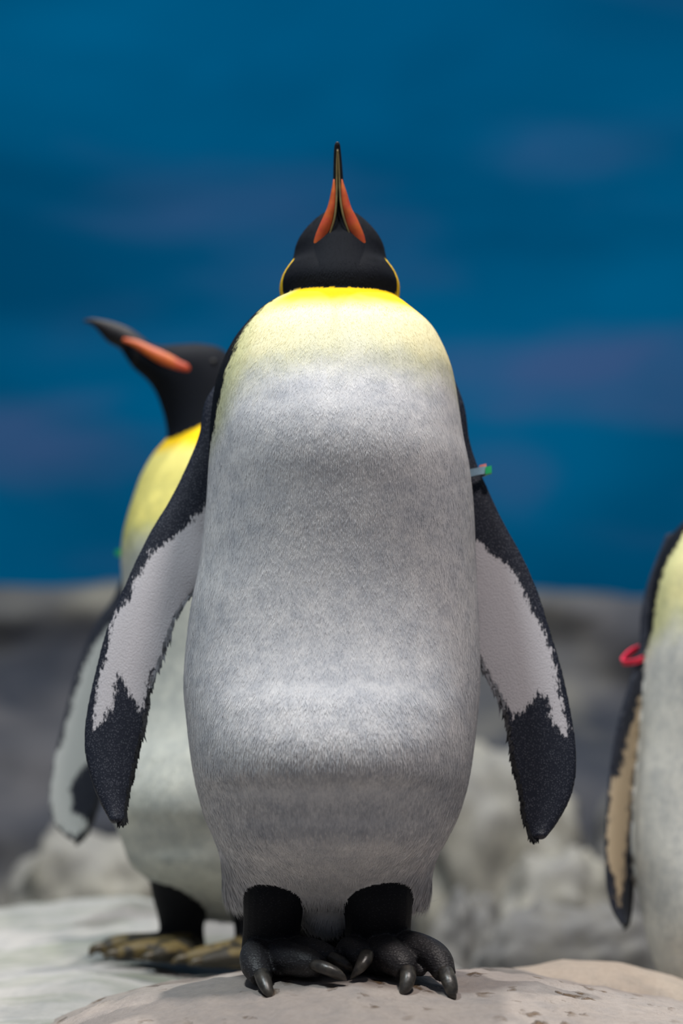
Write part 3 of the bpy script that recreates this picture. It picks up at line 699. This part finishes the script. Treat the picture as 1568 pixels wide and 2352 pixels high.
right = dict(
    label='king penguin with a red flipper band, turned to the front behind the sandy rock', loc=(dR.x, dR.y, dR.z), torso_loc=(cR.x, YR, zR - .035), scale=1.045, wide=1.0, yellow_drop=.05, yaw=math.radians(8), voxel=0.0032, barbs=45000,
    head=[(Vector(a) + dR, Vector(b) + dR, w) for a, b, w in main_head()], head_lateral=(1, 0, 0), edge=[112, 106, 98, 88, 82, 76, 70, 64],
    head_extra=[(shiftpts(throat[0]), throat[1], throat[2])],
    ear=lambda W, N: ((W[:, 2] < at(780, 604, 0).z + zR) & (N[:, 1] > -0.22)).astype(float),
    flippers=[dict(st=flip(RF, .50, .46, dT=.05), patch=px_poly(RP, .49), tint=np.array((.95, .78, .50)), face=(.25, -.95, 0)),
              dict(st=[(a + dR, b + dR) for a, b in flip(FR, .060, .0)], patch=None)],
    cream=np.array((.80, .74, .38)), white=np.array((.73, .715, .65)),
    legs=[(shiftpts(main_pts), r, f) for main_pts, r, f in main['legs'][:2]],
    toes=[(shiftpts(p), r, f) for p, r, f in main['toes']],
    claws=[(shiftpts(p), r) for p, r in main['claws']],
    parts=[(n, mv(vf), m, l) for n, vf, m, l in main_beak()])
build_penguin(right)

# ------------------------------------------------------------------ flipper bands
M_BAND_BLUE = simple('band_blue_grey', (0.22, 0.33, 0.42), 0.35, 0.1, 80)
M_BAND_GREEN = simple('band_green', (0.02, 0.36, 0.12), 0.35, 0.1, 80)
M_BAND_PINK = simple('band_pink', (0.75, 0.22, 0.20), 0.35, 0.1, 80)
M_BAND_RED = simple('band_red', (0.62, 0.012, 0.045), 0.35, 0.1, 80)

def band_loop(c, ax, ay, a, b, h, t, n=40):
    """flat strap bent into an elongated loop: half-axes a along ax, b along ay, strap height h, thickness t"""
    ax, ay = Vector(ax).normalized(), Vector(ay).normalized(); az = ax.cross(ay).normalized(); V, Fc = [], []
    for i in range(n):
        th = 2 * math.pi * i / n; ct, s = math.cos(th), math.sin(th)
        ct, s = math.copysign(abs(ct) ** .75, ct), math.copysign(abs(s) ** .75, s)
        for dr, dz in ((-t, -h), (t, -h), (t, h), (-t, h)):
            V.append(Vector(c) + ax * (a + dr) * ct + ay * (b + dr) * s + az * dz)
    for i in range(n):
        j = (i + 1) % n
        for k in range(4): Fc.append((i * 4 + k, i * 4 + (k + 1) % 4, j * 4 + (k + 1) % 4, j * 4 + k))
    return V, Fc
def small_box(c, ax, ay, az, hx, hy, hz):
    ax, ay, az = (Vector(q).normalized() for q in (ax, ay, az)); V = []
    for i in (-1, 1):
        for j in (-1, 1):
            for k in (-1, 1): V.append(Vector(c) + ax * hx * i * (0.9 if k > 0 else 1) + ay * hy * j + az * hz * k)
    return V, [(0, 1, 3, 2), (4, 6, 7, 5), (0, 4, 5, 1), (2, 3, 7, 6), (0, 2, 6, 4), (1, 5, 7, 3)]
def band(base, label, loops):
    e = bpy.data.objects.new('flipper_band', None); COL.objects.link(e); e.location = base; e.empty_display_size = .02
    tag(e, label, 'flipper band')
    for nm, (v, f), m in loops:
        mesh_obj(nm, [Vector(q) - Vector(base) for q in v], f, m, e, smooth=False)
    return e
b0, b1 = at(1040, 1100, .045), at(1116, 1082, .045)
axb = (b1 - b0).normalized()
band(b0, 'blue-grey flipper band with a green clip on the bill-raised penguin', [
    ('strap', band_loop((b0 + b1) / 2, axb, (0, 1, 0), (b1 - b0).length / 2, .014, .0042, .0012), M_BAND_BLUE),
    ('clip', small_box(at(1121, 1081, .036), axb, (0, 1, 0), (0, 0, 1), .0038, .006, .0042), M_BAND_GREEN),
    ('bead', small_box(at(1108, 1077, .052), axb, (0, 1, 0), (0, 0, 1), .0045, .004, .0046), M_BAND_PINK)])
r0 = at(1464, 1503, .515)
band(r0, 'red plastic flipper band around the dark flipper beside the sandy rock', [
    ('strap', band_loop(r0, (.40, .84, .38), (.90, -.42, .10), .034, .0165, .0034, .0017), M_BAND_RED)])
g0, g1 = at(266, 1271, .72), at(335, 1262, .735)
axg = (g1 - g0).normalized()
band(g0, 'small green flipper band on the head-turned penguin', [
    ('strap', band_loop((g0 + g1) / 2, axg, (0, 1, 0), (g1 - g0).length / 2, .016, .0035, .0012), M_BAND_GREEN)])
